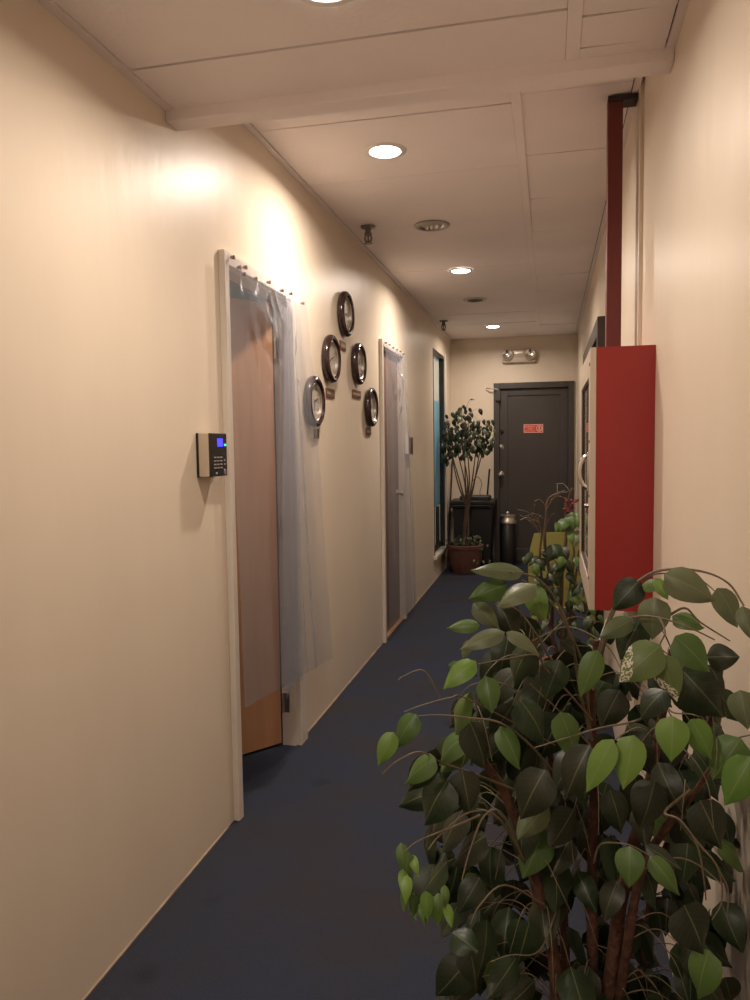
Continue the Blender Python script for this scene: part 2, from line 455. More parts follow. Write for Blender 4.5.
# ---- tall window in the left wall
wn = sempty('window_1', (LX, (WN[0] + WN[1]) / 2, WN[2]))
bm = nb()
y0, y1, z0, z1 = WN
add_box(bm, LX - .062, LX + .004, y0, y0 + .03, z0, z1, bevel=.003); add_box(bm, LX - .062, LX + .004, y1 - .05, y1, z0, z1, bevel=.003)
add_box(bm, LX - .062, LX + .004, y0 + .03, y1 - .05, z1 - .035, z1, bevel=.003)
add_box(bm, LX - .062, LX - .02, y0 + .03, y1 - .05, z0 + .02, z0 + .07, bevel=.003)
add_box(bm, LX - .060, LX - .035, 7.86, 7.90, z0 + .07, .72)
obj('window_frame', bm, black_m, wn, True)
bm = nb(); add_box(bm, LX - .052, LX - .047, y0 + .03, y1 - .05, z0 + .07, z1 - .035)
obj('pane', bm, glassg_m, wn)
bm = nb(); add_box(bm, LX - .0465, LX - .045, y0 + .03, y1 - .05, .72, 1.83)
obj('blue_film', bm, film_m, wn)
bm = nb()
add_box(bm, LX - .0465, LX - .043, y0 + .03, 7.6, z0 + .07, .71); add_box(bm, LX - .0465, LX - .043, 7.98, 8.12, z0 + .07, .71)
obj('lower_panel', bm, darkdoor_m, wn)
bm = nb(); add_box(bm, LX - .062, LX + .03, y0 - .04, y1 + .05, z0 - .03, z0 + .005, bevel=.004)
add_box(bm, LX, LX + .02, y1, y1 + .05, z0 + .005, z1 + .03, bevel=.004)
obj('window_sill', bm, trimw_m, wn, True)

# ---- dark doorway in right wall
d4 = sempty('door_4', (RX, 5.3, 0))
bm = nb()
y0, y1, z = D4
for a in ((y0 - .055, y0 + .02, 0, z + .03), (y1 - .02, y1 + .05, 0, z + .03), (y0 + .02, y1 - .02, z - .07, z + .03)):
    add_box(bm, RX - .045, RX + .05, a[0], a[1], a[2], a[3], bevel=.004)
obj('door_frame', bm, darkwood_m, d4, True)
bm = nb(); add_box(bm, RX + .01, RX + .05, y0 + .022, (y0 + y1) / 2 - .002, .01, z - .072, bevel=.003)
add_box(bm, RX + .01, RX + .05, (y0 + y1) / 2 + .002, y1 - .022, .01, z - .072, bevel=.003)
obj('door_leaf', bm, darkwood_m, d4, True)

# ------------------------------------------------------------------ lamps
def lamp(x, y, z, k, label):
    t = thing('ceiling_light', label, 'ceiling light', (x, y, z), 'round recessed ceiling lights')
    bm = nb(); add_lathe(bm, [(.062, -.001), (.066, -.006), (.082, -.007), (.088, -.003), (.088, .0)], (x, y, z - .003), 'Z', 40)
    obj('trim_ring', bm, white_m, t, True)
    bm = nb(); add_lathe(bm, [(0, -.013), (.025, -.0125), (.045, -.011), (.058, -.008), (.062, -.0015)], (x, y, z - .003), 'Z', 32)
    obj('lens', bm, lens_m, t, True)
    ld = bpy.data.lights.new('lamp_light', 'AREA'); ld.shape = 'DISK'; ld.size = .11
    ld.energy = LAMP_W * k; ld.color = LAMPCOL; ld.spread = math.radians(165)
    lo = bpy.data.objects.new('lamp_light', ld); C.objects.link(lo); lo.parent = t; lo.location = (0, 0, -.020)
LL = ['lit round ceiling light nearest the viewer, at the top edge of the photo', 'lit round ceiling light just beyond the painted beam',
      'lit round ceiling light midway down the corridor', 'lit round ceiling light furthest away, before the end wall',
      'lit round ceiling light overhead behind the viewer', 'lit round ceiling light at the back end of the corridor']
for a, l in zip(LAMPS, LL): lamp(*a, l)

# unlit downlight with a visible bulb, and small dark speaker vent
x, y = -.64, 4.24
t = thing('ceiling_light', 'unlit round ceiling light with clear ribbed bulb between two lit ones', 'ceiling light', (x, y, CH))
bm = nb(); add_lathe(bm, [(.058, .0), (.07, -.007), (.095, -.006), (.1, -.001), (.1, 0)], (x, y, CH - .003), 'Z', 40); obj('trim_ring', bm, steel_m, t, True)
bm = nb(); add_lathe(bm, [(0, -.001), (.058, -.001)], (x, y, CH - .003), 'Z', 32); obj('reflector', bm, steel_m, t, True)
bm = nb()
for dx in (-.026, 0, .026):
    add_lathe(bm, [(0, -.022), (.007, -.020), (.0105, -.012), (.0105, -.002)], (x + dx, y, CH - .003), 'Z', 14)
obj('bulb', bm, mat('unlit_bulb_glass', (.8, .75, .68), .1, coat=1), t, True)
x, y = -.614, 6.45
t = thing('ceiling_vent', 'small round grey grille in the ceiling near the far end', 'vent', (x, y, CH))
bm = nb(); add_lathe(bm, [(.07, -.003), (.08, -.012), (.095, -.01), (.1, -.002)], (x, y, CH - .002), 'Z', 36); obj('rim', bm, steel_m, t, True)
bm = nb(); add_lathe(bm, [(0, -.004), (.07, -.004)], (x, y, CH - .002), 'Z', 36)
for k in range(5):
    r0 = .012 + .012 * k
    add_lathe(bm, [(r0, -.004), (r0 + .001, -.009), (r0 + .005, -.009), (r0 + .006, -.004)], (x, y, CH - .002), 'Z', 30)
obj('grille', bm, darkdoor_m, t, True)

gun_m = mat('dull_gunmetal', (.16, .14, .13), .4, .6)
def sprinkler(x, y, label):
    t = thing('fire_sprinkler', label, 'sprinkler', (x, y, CH), 'pendent fire sprinklers')
    bm = nb(); add_lathe(bm, [(0, -.001), (.042, -.001), (.04, -.008), (.016, -.012), (.016, -.035), (.021, -.036), (.021, -.046), (.008, -.048)], (x, y, CH - .003), 'Z', 24)
    obj('body', bm, gun_m, t, True)
    bm = nb()
    for s in (-1, 1):
        add_tube(bm, smooth_curve([Vector((x + s * .010, y, CH - .047)), Vector((x + s * .019, y, CH - .062)), Vector((x + s * .015, y, CH - .08)), Vector((x + s * .002, y, CH - .092))], 4), .005, 6)
    add_tube(bm, [Vector((x, y, CH - .048)), Vector((x, y, CH - .09))], .005, 6)
    obj('yoke_arm', bm, gun_m, t, True)
    bm = nb(); add_lathe(bm, [(0, -.090), (.006, -.090), (.024, -.093), (.024, -.095), (0, -.096)], (x, y, CH - .001), 'Z', 16)
    obj('deflector', bm, gun_m, t, True)
sprinkler(-.985, 4.163, 'small metal fire sprinkler above the wall clocks')
sprinkler(-1.017, 7.45, 'small metal fire sprinkler in the ceiling by the tall window')

# ------------------------------------------------------------------ clocks and plaques
def copytree(o, loc, label):
    r = o.copy(); C.objects.link(r); r.location = loc; r['label'] = label
    for ch in o.children:
        c = ch.copy(); C.objects.link(c); c.parent = r
        for g in ch.children:
            dd = g.copy(); C.objects.link(dd); dd.parent = c
    return r
def make_clock(y, z, hh, mm, label):
    t = thing('wall_clock', label, 'clock', (LX, y, z), 'round dark framed wall clocks')
    t.scale = (1, .93, .93)
    o = (LX, y, z)
    bm = nb(); add_lathe(bm, [(.0, .001), (.118, .001), (.128, .006), (.134, .016), (.133, .028), (.127, .038), (.117, .043), (.107, .040), (.101, .030), (.0985, .026)], o, 'X', 56)
    obj('rim', bm, clock_m, t, True)
    bm = nb(); add_lathe(bm, [(.0985, .018), (.0985, .031), (.095, .033), (.092, .030), (.091, .018)], o, 'X', 56); obj('inner_ring', bm, steel_m, t, True)
    bm = nb(); add_lathe(bm, [(0, .0195), (.092, .0195)], o, 'X', 48); nf = len(bm.faces)
    for k in range(12):
        a = k * PI / 6; r0 = .074; c, s = math.sin(a), math.cos(a)
        add_box(bm, LX + .0197, LX + .0205, y + c * r0 - .0022, y + c * r0 + .0022, z + s * r0 - .007, z + s * r0 + .007, rot=Matrix.Rotation(-a, 3, 'X'), piv=(LX, y + c * r0, z + s * r0))
    bm.faces.ensure_lookup_table()
    for f in bm.faces[nf:]: f.material_index = 1
    obj('dial', bm, [dial_m, black_m], t)
    def hand(nm, a, L, wd):
        b = nb(); add_box(b, LX + .0215, LX + .0225, y - wd, y + wd, z - .012, z + L, rot=Matrix.Rotation(-a, 3, 'X'), piv=(LX, y, z)); obj(nm, b, black_m, t)
    hand('hour_hand', 2 * PI * (hh + mm / 60) / 12, .045, .0028); hand('minute_hand', 2 * PI * mm / 60, .068, .0019)
    return t
P = [(4.062, 2.107, 'round dark framed wall clock at the top of the pyramid of clocks'),
     (3.760, 1.829, 'round dark framed wall clock, left one of the middle pair'),
     (4.340, 1.863, 'round dark framed wall clock, right one of the middle pair'),
     (3.455, 1.592, 'round dark framed wall clock at lower left, partly behind the plastic sheet'),
     (4.650, 1.621, 'round dark framed wall clock at lower right, beside the second doorway')]
for i, (y, z, l) in enumerate(P):
    make_clock(y + .045, z - .012, (3 + 5 * i) % 12, 12, l)
LB = [(4.095, 1.921, .115, 'small brown name plaque under the topmost wall clock'),
      (3.83, 1.642, .15, 'small brown name plaque under the left clock of the middle pair'),
      (4.385, 1.672, .19, 'wide brown name plaque under the right clock of the middle pair'),
      (3.575, 1.428, .07, 'small brown name plaque under the lower left wall clock, behind plastic'),
      (4.675, 1.455, .13, 'small brown name plaque under the lower right wall clock')]
rr = random.Random(5)
for y, z, wd, l in LB:
    t = thing('name_plaque', l, 'plaque', (LX, y, z), 'brown plaques under the wall clocks')
    boxobj('plate', plaque_m, (LX + .0005, LX + .007, y - wd / 2, y + wd / 2, z - .024, z + .024), t, bevel=.0015)
    bm = nb(); yy = y - wd / 2 + .012
    while yy < y + wd / 2 - .016:   # worn lettering, too small to read
        hgt = rr.uniform(.006, .009); ww = rr.uniform(.004, .007)
        add_box(bm, LX + .007, LX + .0078, yy, yy + .0022, z - hgt, z + hgt); add_box(bm, LX + .007, LX + .0078, yy + .0022, yy + ww, z + rr.choice([-hgt, hgt - .002, -.001]), z + rr.choice([0, .002]) + .001)
        yy += ww + .005
    obj('lettering', bm, ink_m, t)

# ------------------------------------------------------------------ time clock by first door
t = thing('time_clock', 'beige and black keypad terminal with blue screen on the wall beside the near doorway', 'keypad', (LX, 2.36, 1.34))
boxobj('back_plate', black_m, (LX, LX + .010, 2.275, 2.405, 1.268, 1.413), t, bevel=.003)
y0, y1, z0, z1 = 2.272, 2.392, 1.270, 1.412
boxobj('housing', mat('taupe_plastic', (.50, .40, .30), .45), (LX + .010, LX + .046, y0, y1, z0, z1), t, bevel=.004)
boxobj('front_panel', black_m, (LX + .046, LX + .056, y0, y1, z0, z1), t, bevel=.003)
FX = LX + .056
boxobj('screen', screen_m, (FX, FX + .001, 2.318, 2.358, 1.368, 1.395), t)
boxobj('status_light', green_m, (FX, FX + .0015, 2.372, 2.384, 1.370, 1.377), t)
KG = mat('key_grey', (.30, .28, .26), .4)
for r_ in range(4):
    for c_ in range(3):
        boxobj('key', KG, (FX, FX + .0015, 2.288 + c_ * .024, 2.304 + c_ * .024, 1.296 + r_ * .0115, 1.3005 + r_ * .0115), t)
for k in range(2): boxobj('key', KG, (FX, FX + .0015, 2.367, 2.375, 1.306 + .014 * k, 1.312 + .014 * k), t)
boxobj('logo', mat('key_grey_small', (.35, .33, .33), .4), (FX, FX + .001, 2.300, 2.312, 1.278, 1.284), t)
bm = nb(); add_lathe(bm, [(0, .002), (.009, .002), (.011, 0)], (FX, 2.373, 1.282), 'X', 16); obj('sensor', bm, mat('sensor_grey', (.2, .15, .17), .3), t, True)

t = thing('door_intercom', 'small white and black box on the wall beyond the second doorway', 'keypad', (LX, 6.0, 1.36))
boxobj('housing', white_m, (LX, LX + .034, 5.93, 6.06, 1.295, 1.425), t, bevel=.003)
boxobj('front_panel', plaque_m, (LX + .034, LX + .042, 5.925, 6.065, 1.29, 1.43), t, bevel=.002)
bm = nb()
for r_ in range(3): add_box(bm, LX + .042, LX + .0435, 5.96, 6.03, 1.315 + .02 * r_, 1.322 + .02 * r_)
obj('key', bm, black_m, t)

# ------------------------------------------------------------------ plastic sheets
def sheet(name, label, top, botz, y0t, y1t, y0b, y1b, seed, bulge, drape, fold_c, nS=150, nT=130):
    """top: z of pinned edge; botz: (left,right) bottom heights; hangs just off the casing"""
    bm = nb(); V = []
    rr = random.Random(seed)
    ph = [rr.uniform(0, 6.28) for _ in range(8)]
    for j in range(nT + 1):
        tt = j / nT; row = []
        for i in range(nS + 1):
            s = i / nS
            y0 = y0t + (y0b - y0t) * tt; y1 = y1t + (y1b - y1t) * (tt ** .8)
            # folds gathered around fold_c
            ss = s
            y = y0 + (y1 - y0) * ss
            zb = botz[0] + (botz[1] - botz[0]) * s
            z = top + (zb - top) * tt
            a = min(1, tt * 3.0)
            x = LX + .034 + bulge * (.35 + .65 * tt) * .5
            x += .004 * a * math.sin(11 * s + ph[0] + 1.3 * tt) + .0012 * a * math.sin(23 * s + ph[1] - 2.2 * tt) + .0005 * math.sin(47 * s + ph[2] + 3 * tt)
            # vertical pleats near fold_c
            g = math.exp(-((s - fold_c) / .07) ** 2)
            x += .010 * g * a * (math.sin(62 * (s - fold_c) + .9 * math.sin(3 * tt)) + 1) * .8
            y += .024 * g * a * math.sin(62 * (s - fold_c) + .6 * math.sin(2.3 * tt)) * (1 if y1b > 3.5 and y1b < 4 else .5)
            # V-shaped sag near the top
            q = (s - drape) ; dd = abs(q) * 1.2 + tt * 1.5
            sag = math.exp(-((tt - .14 + abs(q) * .28) / .045) ** 2) * math.exp(-(q / .25) ** 2)
            x += .020 * sag + .008 * math.exp(-((tt - .24 + abs(q) * .5) / .03) ** 2) * math.exp(-(q / .3) ** 2)
            x += .008 * (noise.noise(Vector((s * 4, tt * 2.5, seed))) ) * a
            x += .0010 * noise.noise(Vector((s * 20, tt * 9, seed + 4))) * (1.6 - tt)
            rg = noise.noise(Vector((s * 6 + tt * 5, tt * 7 - s * 3, seed + 9)))
            x += .022 * max(0, 1 - abs(rg) * 9) * math.exp(-((tt - .13) / .12) ** 2) * math.exp(-((s - .5) / .28) ** 2)
            row.append(bm.verts.new((max(x, LX + .027), y, z)))
        V.append(row)
    for j in range(nT):
        for i in range(nS):
            bm.faces.new((V[j][i], V[j][i + 1], V[j + 1][i + 1], V[j + 1][i]))
    return tag(obj(name, bm, sheet_m, None, True), label, 'plastic sheet')
ps = sheet('plastic_sheet', 'clear plastic sheet pinned over the near doorway with the open wooden door', 2.03, (.42, .29), 2.45, 3.345, 2.50, 3.62, 3, .03, .45, .70)
sheet('plastic_sheet', 'clear plastic sheet pinned over the second doorway past the clocks', 2.07, (.06, .06), 5.05, 5.80, 5.05, 6.12, 9, .03, .5, .8, 100, 90)

# the bunched vertical fold where the sheet doubles over itself
bm = nb()
for l_ in range(3):
    rows = []
    for j in range(61):
        t_ = j / 60; z = 1.93 - t_ * 1.56; row = []
        c_ = 2.945 + .02 * math.sin(3 * t_ + l_) ; hw = (.05 + .085 * min(1, t_ * 2.2)) * (1 - .16 * l_)
        for i in range(25):
            s_ = i / 24
            row.append(bm.verts.new((LX + .074 + .007 * l_ + .0025 * math.sin(s_ * 17 + l_ * 2 + 2.5 * t_) + .002 * noise.noise(Vector((s_ * 4, t_ * 6, l_ * 3))), c_ + (s_ - .5) * 2 * hw, z + .05 * (s_ - .5) * (l_ - 1))))
        rows.append(row)
    for a_, b_ in zip(rows[:-1], rows[1:]):
        for i in range(24): bm.faces.new((a_[i], a_[i + 1], b_[i + 1], b_[i]))
obj('gathered_fold', bm, sheet_m, ps, True)

def tacks(ys, z0, group, label):
    for y, dz in ys:
        x = LX + .040
        bm = nb(); add_lathe(bm, [(0, -.004), (.002, -.004), (.0025, .0), (.0065, .001), (.0055, .007), (.008, .011), (.007, .014), (0, .015)], (x - .01, y, z0 + dz), 'X', 12)
        tag(obj('push_pin', bm, tack_m, None, True), label, 'tack', group)
tacks([(2.53, .01), (2.585, -.012), (2.64, .0), (2.625, -.028), (2.74, -.02), (2.88, -.005), (3.03, -.008), (3.14, .0), (3.30, -.012)], 2.022, 'tacks over the near doorway', 'reddish brown tack pinning plastic to the head of the near doorway')
tacks([(5.08, 0), (5.2, .003), (5.33, -.003), (5.47, 0), (5.6, .004), (5.72, -.002)], 2.062, 'tacks over the second doorway', 'reddish brown tack pinning plastic to the head of the second doorway')

# ------------------------------------------------------------------ end wall fittings
x, z = -.345, 2.355
t = thing('emergency_light', 'beige twin-head emergency light on the end wall above the dark door', 'emergency light', (x, DY, z))
bm = nb()
add_box(bm, x - .185, x + .185, DY - .06, DY, z - .075, z - .01, bevel=.02); add_box(bm, x - .10, x + .10, DY - .055, DY, z - .03, z + .075, bevel=.025)
obj('housing', bm, beige_m, t, True)
for s, nm in ((-1, 'lamp_head'), (1, 'lamp_head')):
    o = (x + s * .125, DY - .055, z + .012)
    bm = nb(); add_lathe(bm, [(0, 0.03), (.045, .03), (.062, 0), (.066, -.025), (.060, -.035), (.054, -.032)], o, 'Y', 28); h = obj(nm, bm, beige_m, t, True)
    bm = nb(); add_lathe(bm, [(.054, -.032), (.03, -.020), (.012, -.018), (.012, -.028), (0, -.03)], o, 'Y', 24); obj('lens', bm, chrome_m, h, True)
bm = nb(); add_box(bm, x - .05, x + .05, DY - .059, DY - .054, z + .025, z + .05, bevel=.001); obj('test_panel', bm, steel_m, t)

x0, x1, z0, z1 = -.295, -.075, 1.488, 1.588
YD = DY + .03
t = thing('door_sign', 'small red rectangular sign with white marks on the dark end door', 'sign', (-.185, YD, z0))
boxobj('sign_plate', sign_m, (x0, x1, YD - .003, YD, z0, z1), t)
bm = nb()
for a in ((x0 + .004, x1 - .004, z1 - .008, z1 - .004), (x0 + .004, x1 - .004, z0 + .004, z0 + .008), (x0 + .004, x0 + .008, z0 + .008, z1 - .008), (x1 - .008, x1 - .004, z0 + .008, z1 - .008)):
    add_box(bm, a[0], a[1], YD - .0045, YD - .003, a[2], a[3])
obj('border', bm, white_m, t)
bm = nb()
cx, cz = x1 - .045, (z0 + z1) / 2
for k in range(32):
    a0, a1 = 2 * PI * k / 32, 2 * PI * (k + 1) / 32
    add_box(bm, cx + math.cos(a0) * .03 - .003, cx + math.cos(a0) * .03 + .003, YD - .0045, YD - .003, cz + math.sin(a0) * .03 - .003, cz + math.sin(a0) * .03 + .003)
add_box(bm, cx - .004, cx + .004, YD - .0045, YD - .003, cz - .02, cz + .02)
obj('round_symbol', bm, white_m, t)
bm = nb(); rr = random.Random(2)
pale = mat('sign_lettering', (.80, .45, .36), .5)
for zz, xa, xb, hh in ((z1 - .03, x0 + .016, x0 + .125, .009), (cz - .004, x0 + .05, x0 + .10, .008), (z0 + .022, x0 + .016, x0 + .125, .005)):
    xx = xa
    while xx < xb:
        ww = rr.uniform(.006, .010)
        add_box(bm, xx, xx + .003, YD - .0045, YD - .003, zz - hh, zz + hh)
        add_box(bm, xx + .003, xx + ww, YD - .0045, YD - .003, zz + hh - .0035, zz + hh)
        if rr.random() < .6: add_box(bm, xx + .003, xx + ww, YD - .0045, YD - .003, zz - .0017, zz + .0017)
        xx += ww + .004
obj('lettering', bm, pale, t)

# ------------------------------------------------------------------ hose cabinet (right wall)
y0, y1, xf, z0, z1 = 2.43, 3.20, .126, .840, 1.655
XW = RX
t = thing('hose_cabinet', 'red steel fire hose cabinet with beige framed glass door on the right wall', 'fire cabinet', (XW, y0, z0))
bm = nb(); add_box(bm, xf + .012, .2965, y0, y1, z0, z1)
add_box(bm, .2965, .3095, y0, 2.795, z0, z1)
obj('cabinet_body', bm, red_m, t, True)
bm = nb(); fw = .085
for a in ((y0 - .001, y0 + fw, z0, z1), (y1 - fw, y1, z0, z1), (y0 + fw, y1 - fw, z0, z0 + fw), (y0 + fw, y1 - fw, z1 - fw, z1)):
    add_box(bm, xf - .006, xf + .012, a[0], a[1], a[2], a[3], bevel=.002)
dr = obj('door', bm, beige_m, t, True)
bm = nb(); add_box(bm, xf + .004, xf + .007, y0 + fw, y1 - fw, z0 + fw, z1 - fw); obj('pane', bm, mat('cabinet_glass', (.10, .055, .045), .12, coat=.8), dr)
bm = nb()
for z in (z0 + fw, z1 - fw): add_box(bm, xf - .002, xf + .004, y0 + fw, y1 - fw, z - .006, z + .006)
for y in (y0 + fw, y1 - fw): add_box(bm, xf - .002, xf + .004, y - .006, y + .006, z0 + fw, z1 - fw)
obj('glazing_bead', bm, darkwood_m, dr)
bm = nb(); yh = y0 + .055
hp = [Vector((xf - .004, yh, 1.325)), Vector((xf - .02, yh, 1.318)), Vector((xf - .031, yh, 1.297)), Vector((xf - .034, yh, 1.272)), Vector((xf - .031, yh, 1.247)), Vector((xf - .02, yh, 1.226)), Vector((xf - .004, yh, 1.219))]
add_tube(bm, smooth_curve(hp, 5), .007, 10)
add_box(bm, xf - .012, xf - .006, yh - .012, yh + .012, 1.21, 1.335, bevel=.002)
obj('handle', bm, chrome_m, dr, True)
bm = nb(); add_lathe(bm, [(0, -.014), (.007, -.013), (.009, 0)], (xf - .006, yh, 1.165), 'X', 16); obj('lock', bm, chrome_m, dr, True)
for z in (z0 + .1, (z0 + z1) / 2 - .05, (z0 + z1) / 2 + .12, z1 - .05):
    bm = nb(); add_lathe(bm, [(0, -.003), (.005, -.002), (.006, 0)], (xf - .006, y0 + .016, z), 'X', 10)
    obj('rivet', bm, darkdoor_m, dr, True)

# pipe above the cabinet
t = thing('fire_pipe', 'dull red square pipe cover rising from the hose cabinet to the ceiling', 'pipe', (.23, 2.88, z1))
PX0, PX1 = .195, .246
boxobj('pipe', pipe_m, (PX0, PX1, 2.855, 2.915, z1 + .001, CH - .026), t, bevel=.004)
boxobj('top_bracket', mat('dark_bracket', (.035, .022, .02), .5), (PX0, RX - .002, 2.852, 2.918, CH - .025, CH - .006), t)
# ------------------------------------------------------------------ leaves and plants
def leaf(bm, base, tip, width, nrm, curl=.12, fold=.18, mi=0, uvl=None):
    """ovate pointed leaf from base to tip: 2 halves x 9 steps, folded on the midrib and drooping"""
    ax = tip - base; L = ax.length; a = ax / L
    n = nrm - a * nrm.dot(a)
    n = n.normalized() if n.length > 1e-4 else a.orthogonal().normalized()
    s = a.cross(n)
    N = 9; rows = []
    for i in range(N + 1):
        t = i / N
        # outline: round shoulders, drawn-out tip
        wv = width * .5 * (math.sin(PI * min(1, t ** .72)) ** .8) * (1 - .18 * t)
        if t > .86: wv = width * .5 * .20 * (1 - t) / .14 + (wv * .3 if i < N else 0)
        if i == 0 or i == N: wv = 0
        c = base + a * (L * t) + n * (curl * L * math.sin(PI * t) )
        if wv == 0: rows.append([bm.verts.new(c)])
        else:
            row = []
            for k in (-1, -.5, 0, .5, 1):
                wob = .02 * L * math.sin(t * 9 + k * 3)
                row.append(bm.verts.new(c + s * (wv * k) + n * (-fold * width * (abs(k) ** 1.2) * .6 + wob * abs(k) * .5) ))
            rows.append(row)
    us = (0.0, .25, .5, .75, 1.0)
    for i in range(N):
        A, B = rows[i], rows[i + 1]; t0, t1 = i / N, (i + 1) / N
        for k in range(4):
            if len(A) == 1: f = bm.faces.new((A[0], B[k], B[k + 1])); uv = [(.5, t0), (us[k], t1), (us[k + 1], t1)]
            elif len(B) == 1: f = bm.faces.new((A[k], B[0], A[k + 1])); uv = [(us[k], t0), (.5, t1), (us[k + 1], t0)]
            else: f = bm.faces.new((A[k], B[k], B[k + 1], A[k + 1])); uv = [(us[k], t0), (us[k], t1), (us[k + 1], t1), (us[k + 1], t0)]
            f.material_index = mi; f.smooth = True
            for lp, c in zip(f.loops, uv): lp[uvl].uv = c

LEAFM = [leaf_grey, leaf_mid, leaf_bright, leaf_dark, leaf_worn]
def leafobj(name, bm, parent):
    me = bpy.data.meshes.new(name); bm.to_mesh(me); bm.free()
    for m in LEAFM: me.materials.append(m)
    o = bpy.data.objects.new(name, me); C.objects.link(o); o.parent = parent
    me.transform(Matrix.Translation(-world_loc(parent)))
    return o

def pot(parent, x, y, r_top, r_bot, h, m, wall=.012):
    bm = nb(); add_lathe(bm, [(0, 0), (r_bot, 0), (r_bot * 1.02, .01), (r_bot + (r_top - r_bot) * .42, h * .2), (r_bot + (r_top - r_bot) * .80, h * .5), (r_top * .97, h * .84), (r_top * .97, h * .86), (r_top * 1.05, h * .87), (r_top * 1.06, h * .98), (r_top * 1.03, h), (r_top - wall, h), (r_top - wall, h * .85)], (x, y, 0.001), 'Z', 48)
    obj('pot', bm, m, parent, True)
    bm = nb(); add_lathe(bm, [(0, h * .9), (r_top - wall, h * .88)], (x, y, 0.001), 'Z', 32); obj('soil', bm, soil_m, parent, True)

# ---- foreground ficus
rnd = random.Random(21)
px_, py_ = .055, 1.27
fic = thing('potted_ficus', 'large leafy artificial ficus in the right foreground below the red cabinet', 'potted plant', (px_, py_, 0))
pot(fic, px_, py_, .17, .13, .26, mat('dark_brown_pot', (.05, .03, .02), .5))
trunks = [[(.08, 1.25, .2), at(608, 1000, 1.22), at(622, 895, 1.21), at(640, 820, 1.2), at(652, 770, 1.2), at(664, 705, 1.21), at(672, 650, 1.22)],
          [(.06, 1.25, .2), at(592, 1000, 1.25), at(592, 880, 1.25), at(594, 780, 1.24), at(592, 700, 1.22), at(596, 640, 1.2)],
          [(.03, 1.28, .2), at(566, 1000, 1.28), at(563, 890, 1.28), at(556, 790, 1.27), at(540, 700, 1.26), at(534, 640, 1.25)],
          [(.01, 1.24, .2), at(556, 980, 1.2), at(535, 880, 1.18), at(508, 800, 1.15), at(480, 755, 1.13), at(463, 715, 1.12)],
          [(.09, 1.27, .2), at(625, 960, 1.2), at(642, 870, 1.17), at(672, 820, 1.15), at(698, 788, 1.13), at(722, 750, 1.12)],
          [(.09, 1.3, .2), at(640, 980, 1.33), at(655, 880, 1.34), at(690, 790, 1.3), at(716, 700, 1.24), at(722, 660, 1.22)]]
TR = []
for i, tr in enumerate(trunks):
    pts = smooth_curve([Vector(p) for p in tr], 6)
    TR.append(pts)
    n = len(pts); bm = nb()
    add_tube(bm, pts, [(.0125, .0105, .009, .0115, .0085, .008)[i] * (1 - .62 * (k / (n - 1)) ** 1.3) * (1 + .07 * math.sin(k * 2.1 + i)) for k in range(n)], 10)
    obj('stem', bm, bark_m, fic, True)
tw = nb()
def twig(pts, r=.0022):
    p = smooth_curve([Vector(q) for q in pts], 5); n = len(p)
    add_tube(tw, p, [.85 * r * (1 - .55 * k / (n - 1)) for k in range(n)], 6)
    return p
# arching branches seen at the top and sides
twig([at(592, 740, 1.21), at(580, 690, 1.17), at(572, 640, 1.12), at(556, 600, 1.08), at(536, 578, 1.05), at(510, 572, 1.02)], .0032)
twig([at(590, 730, 1.21), at(584, 670, 1.15), at(566, 625, 1.11), at(545, 596, 1.08), at(522, 580, 1.05)], .0028)
twig([at(594, 690, 1.2), at(602, 640, 1.18), at(618, 600, 1.16), at(640, 580, 1.14), at(662, 570, 1.13), at(700, 571, 1.11), at(728, 583, 1.09), at(744, 606, 1.07)], .0034)
twig([at(594, 690, 1.2), at(606, 632, 1.17), at(624, 596, 1.15), at(650, 576, 1.14), at(672, 573, 1.12)], .0026)
twig([at(672, 573, 1.12), at(700, 580, 1.11), at(716, 592, 1.1)], .0018)
twig([at(560, 670, 1.15), at(548, 655, 1.12), at(540, 640, 1.1), at(520, 612, 1.08), at(498, 600, 1.06)], .0022)
twig([at(592, 720, 1.2), at(566, 690, 1.14), at(545, 668, 1.1), at(536, 655, 1.08), at(506, 659, 1.05), at(478, 664, 1.03)], .0024)
twig([at(590, 745, 1.2), at(560, 712, 1.15), at(530, 684, 1.12)], .0022)
twig([at(560, 780, 1.2), at(530, 745, 1.12), at(500, 723, 1.07), at(470, 718, 1.04), at(440, 715, 1.02), at(418, 716, 1.0)], .0024)
twig([at(555, 745, 1.2), at(470, 700, 1.06), at(450, 698, 1.03), at(420, 706, 1.0), at(404, 712, .99)], .0018)
twig([at(540, 800, 1.2), at(480, 776, 1.1), at(445, 764, 1.05), at(420, 752, 1.0), at(396, 762, .98), at(382, 774, .97)], .0024)
twig([at(440, 697, 1.03), at(424, 671, 1.02), at(404, 676, 1.01), at(398, 680, 1.0)], .0016)
twig([at(656, 712, 1.2), at(632, 722, 1.12), at(600, 728, 1.1), at(560, 740, 1.07), at(534, 748, 1.05)], .0022)
twig([at(655, 740, 1.2), at(640, 728, 1.1), at(625, 733, 1.06), at(612, 742, 1.04)], .0018)
twig([at(600, 660, 1.2), at(612, 628, 1.13), at(636, 617, 1.1), at(660, 618, 1.08), at(690, 628, 1.06), at(715, 640, 1.05)], .0024)
twig([at(660, 618, 1.08), at(665, 632, 1.06), at(660, 646, 1.05), at(667, 654, 1.05)], .002)
twig([at(668, 616, 1.12), at(685, 608, 1.1), at(700, 622, 1.1), at(730, 641, 1.1)], .0024)
twig([at(665, 700, 1.21), at(672, 712, 1.1), at(690, 714, 1.07), at(700, 717, 1.06)], .0018)
twig([at(595, 860, 1.2), at(594, 862, 1.1), at(600, 845, 1.07), at(616, 843, 1.05), at(632, 846, 1.04), at(650, 856, 1.03)], .002)
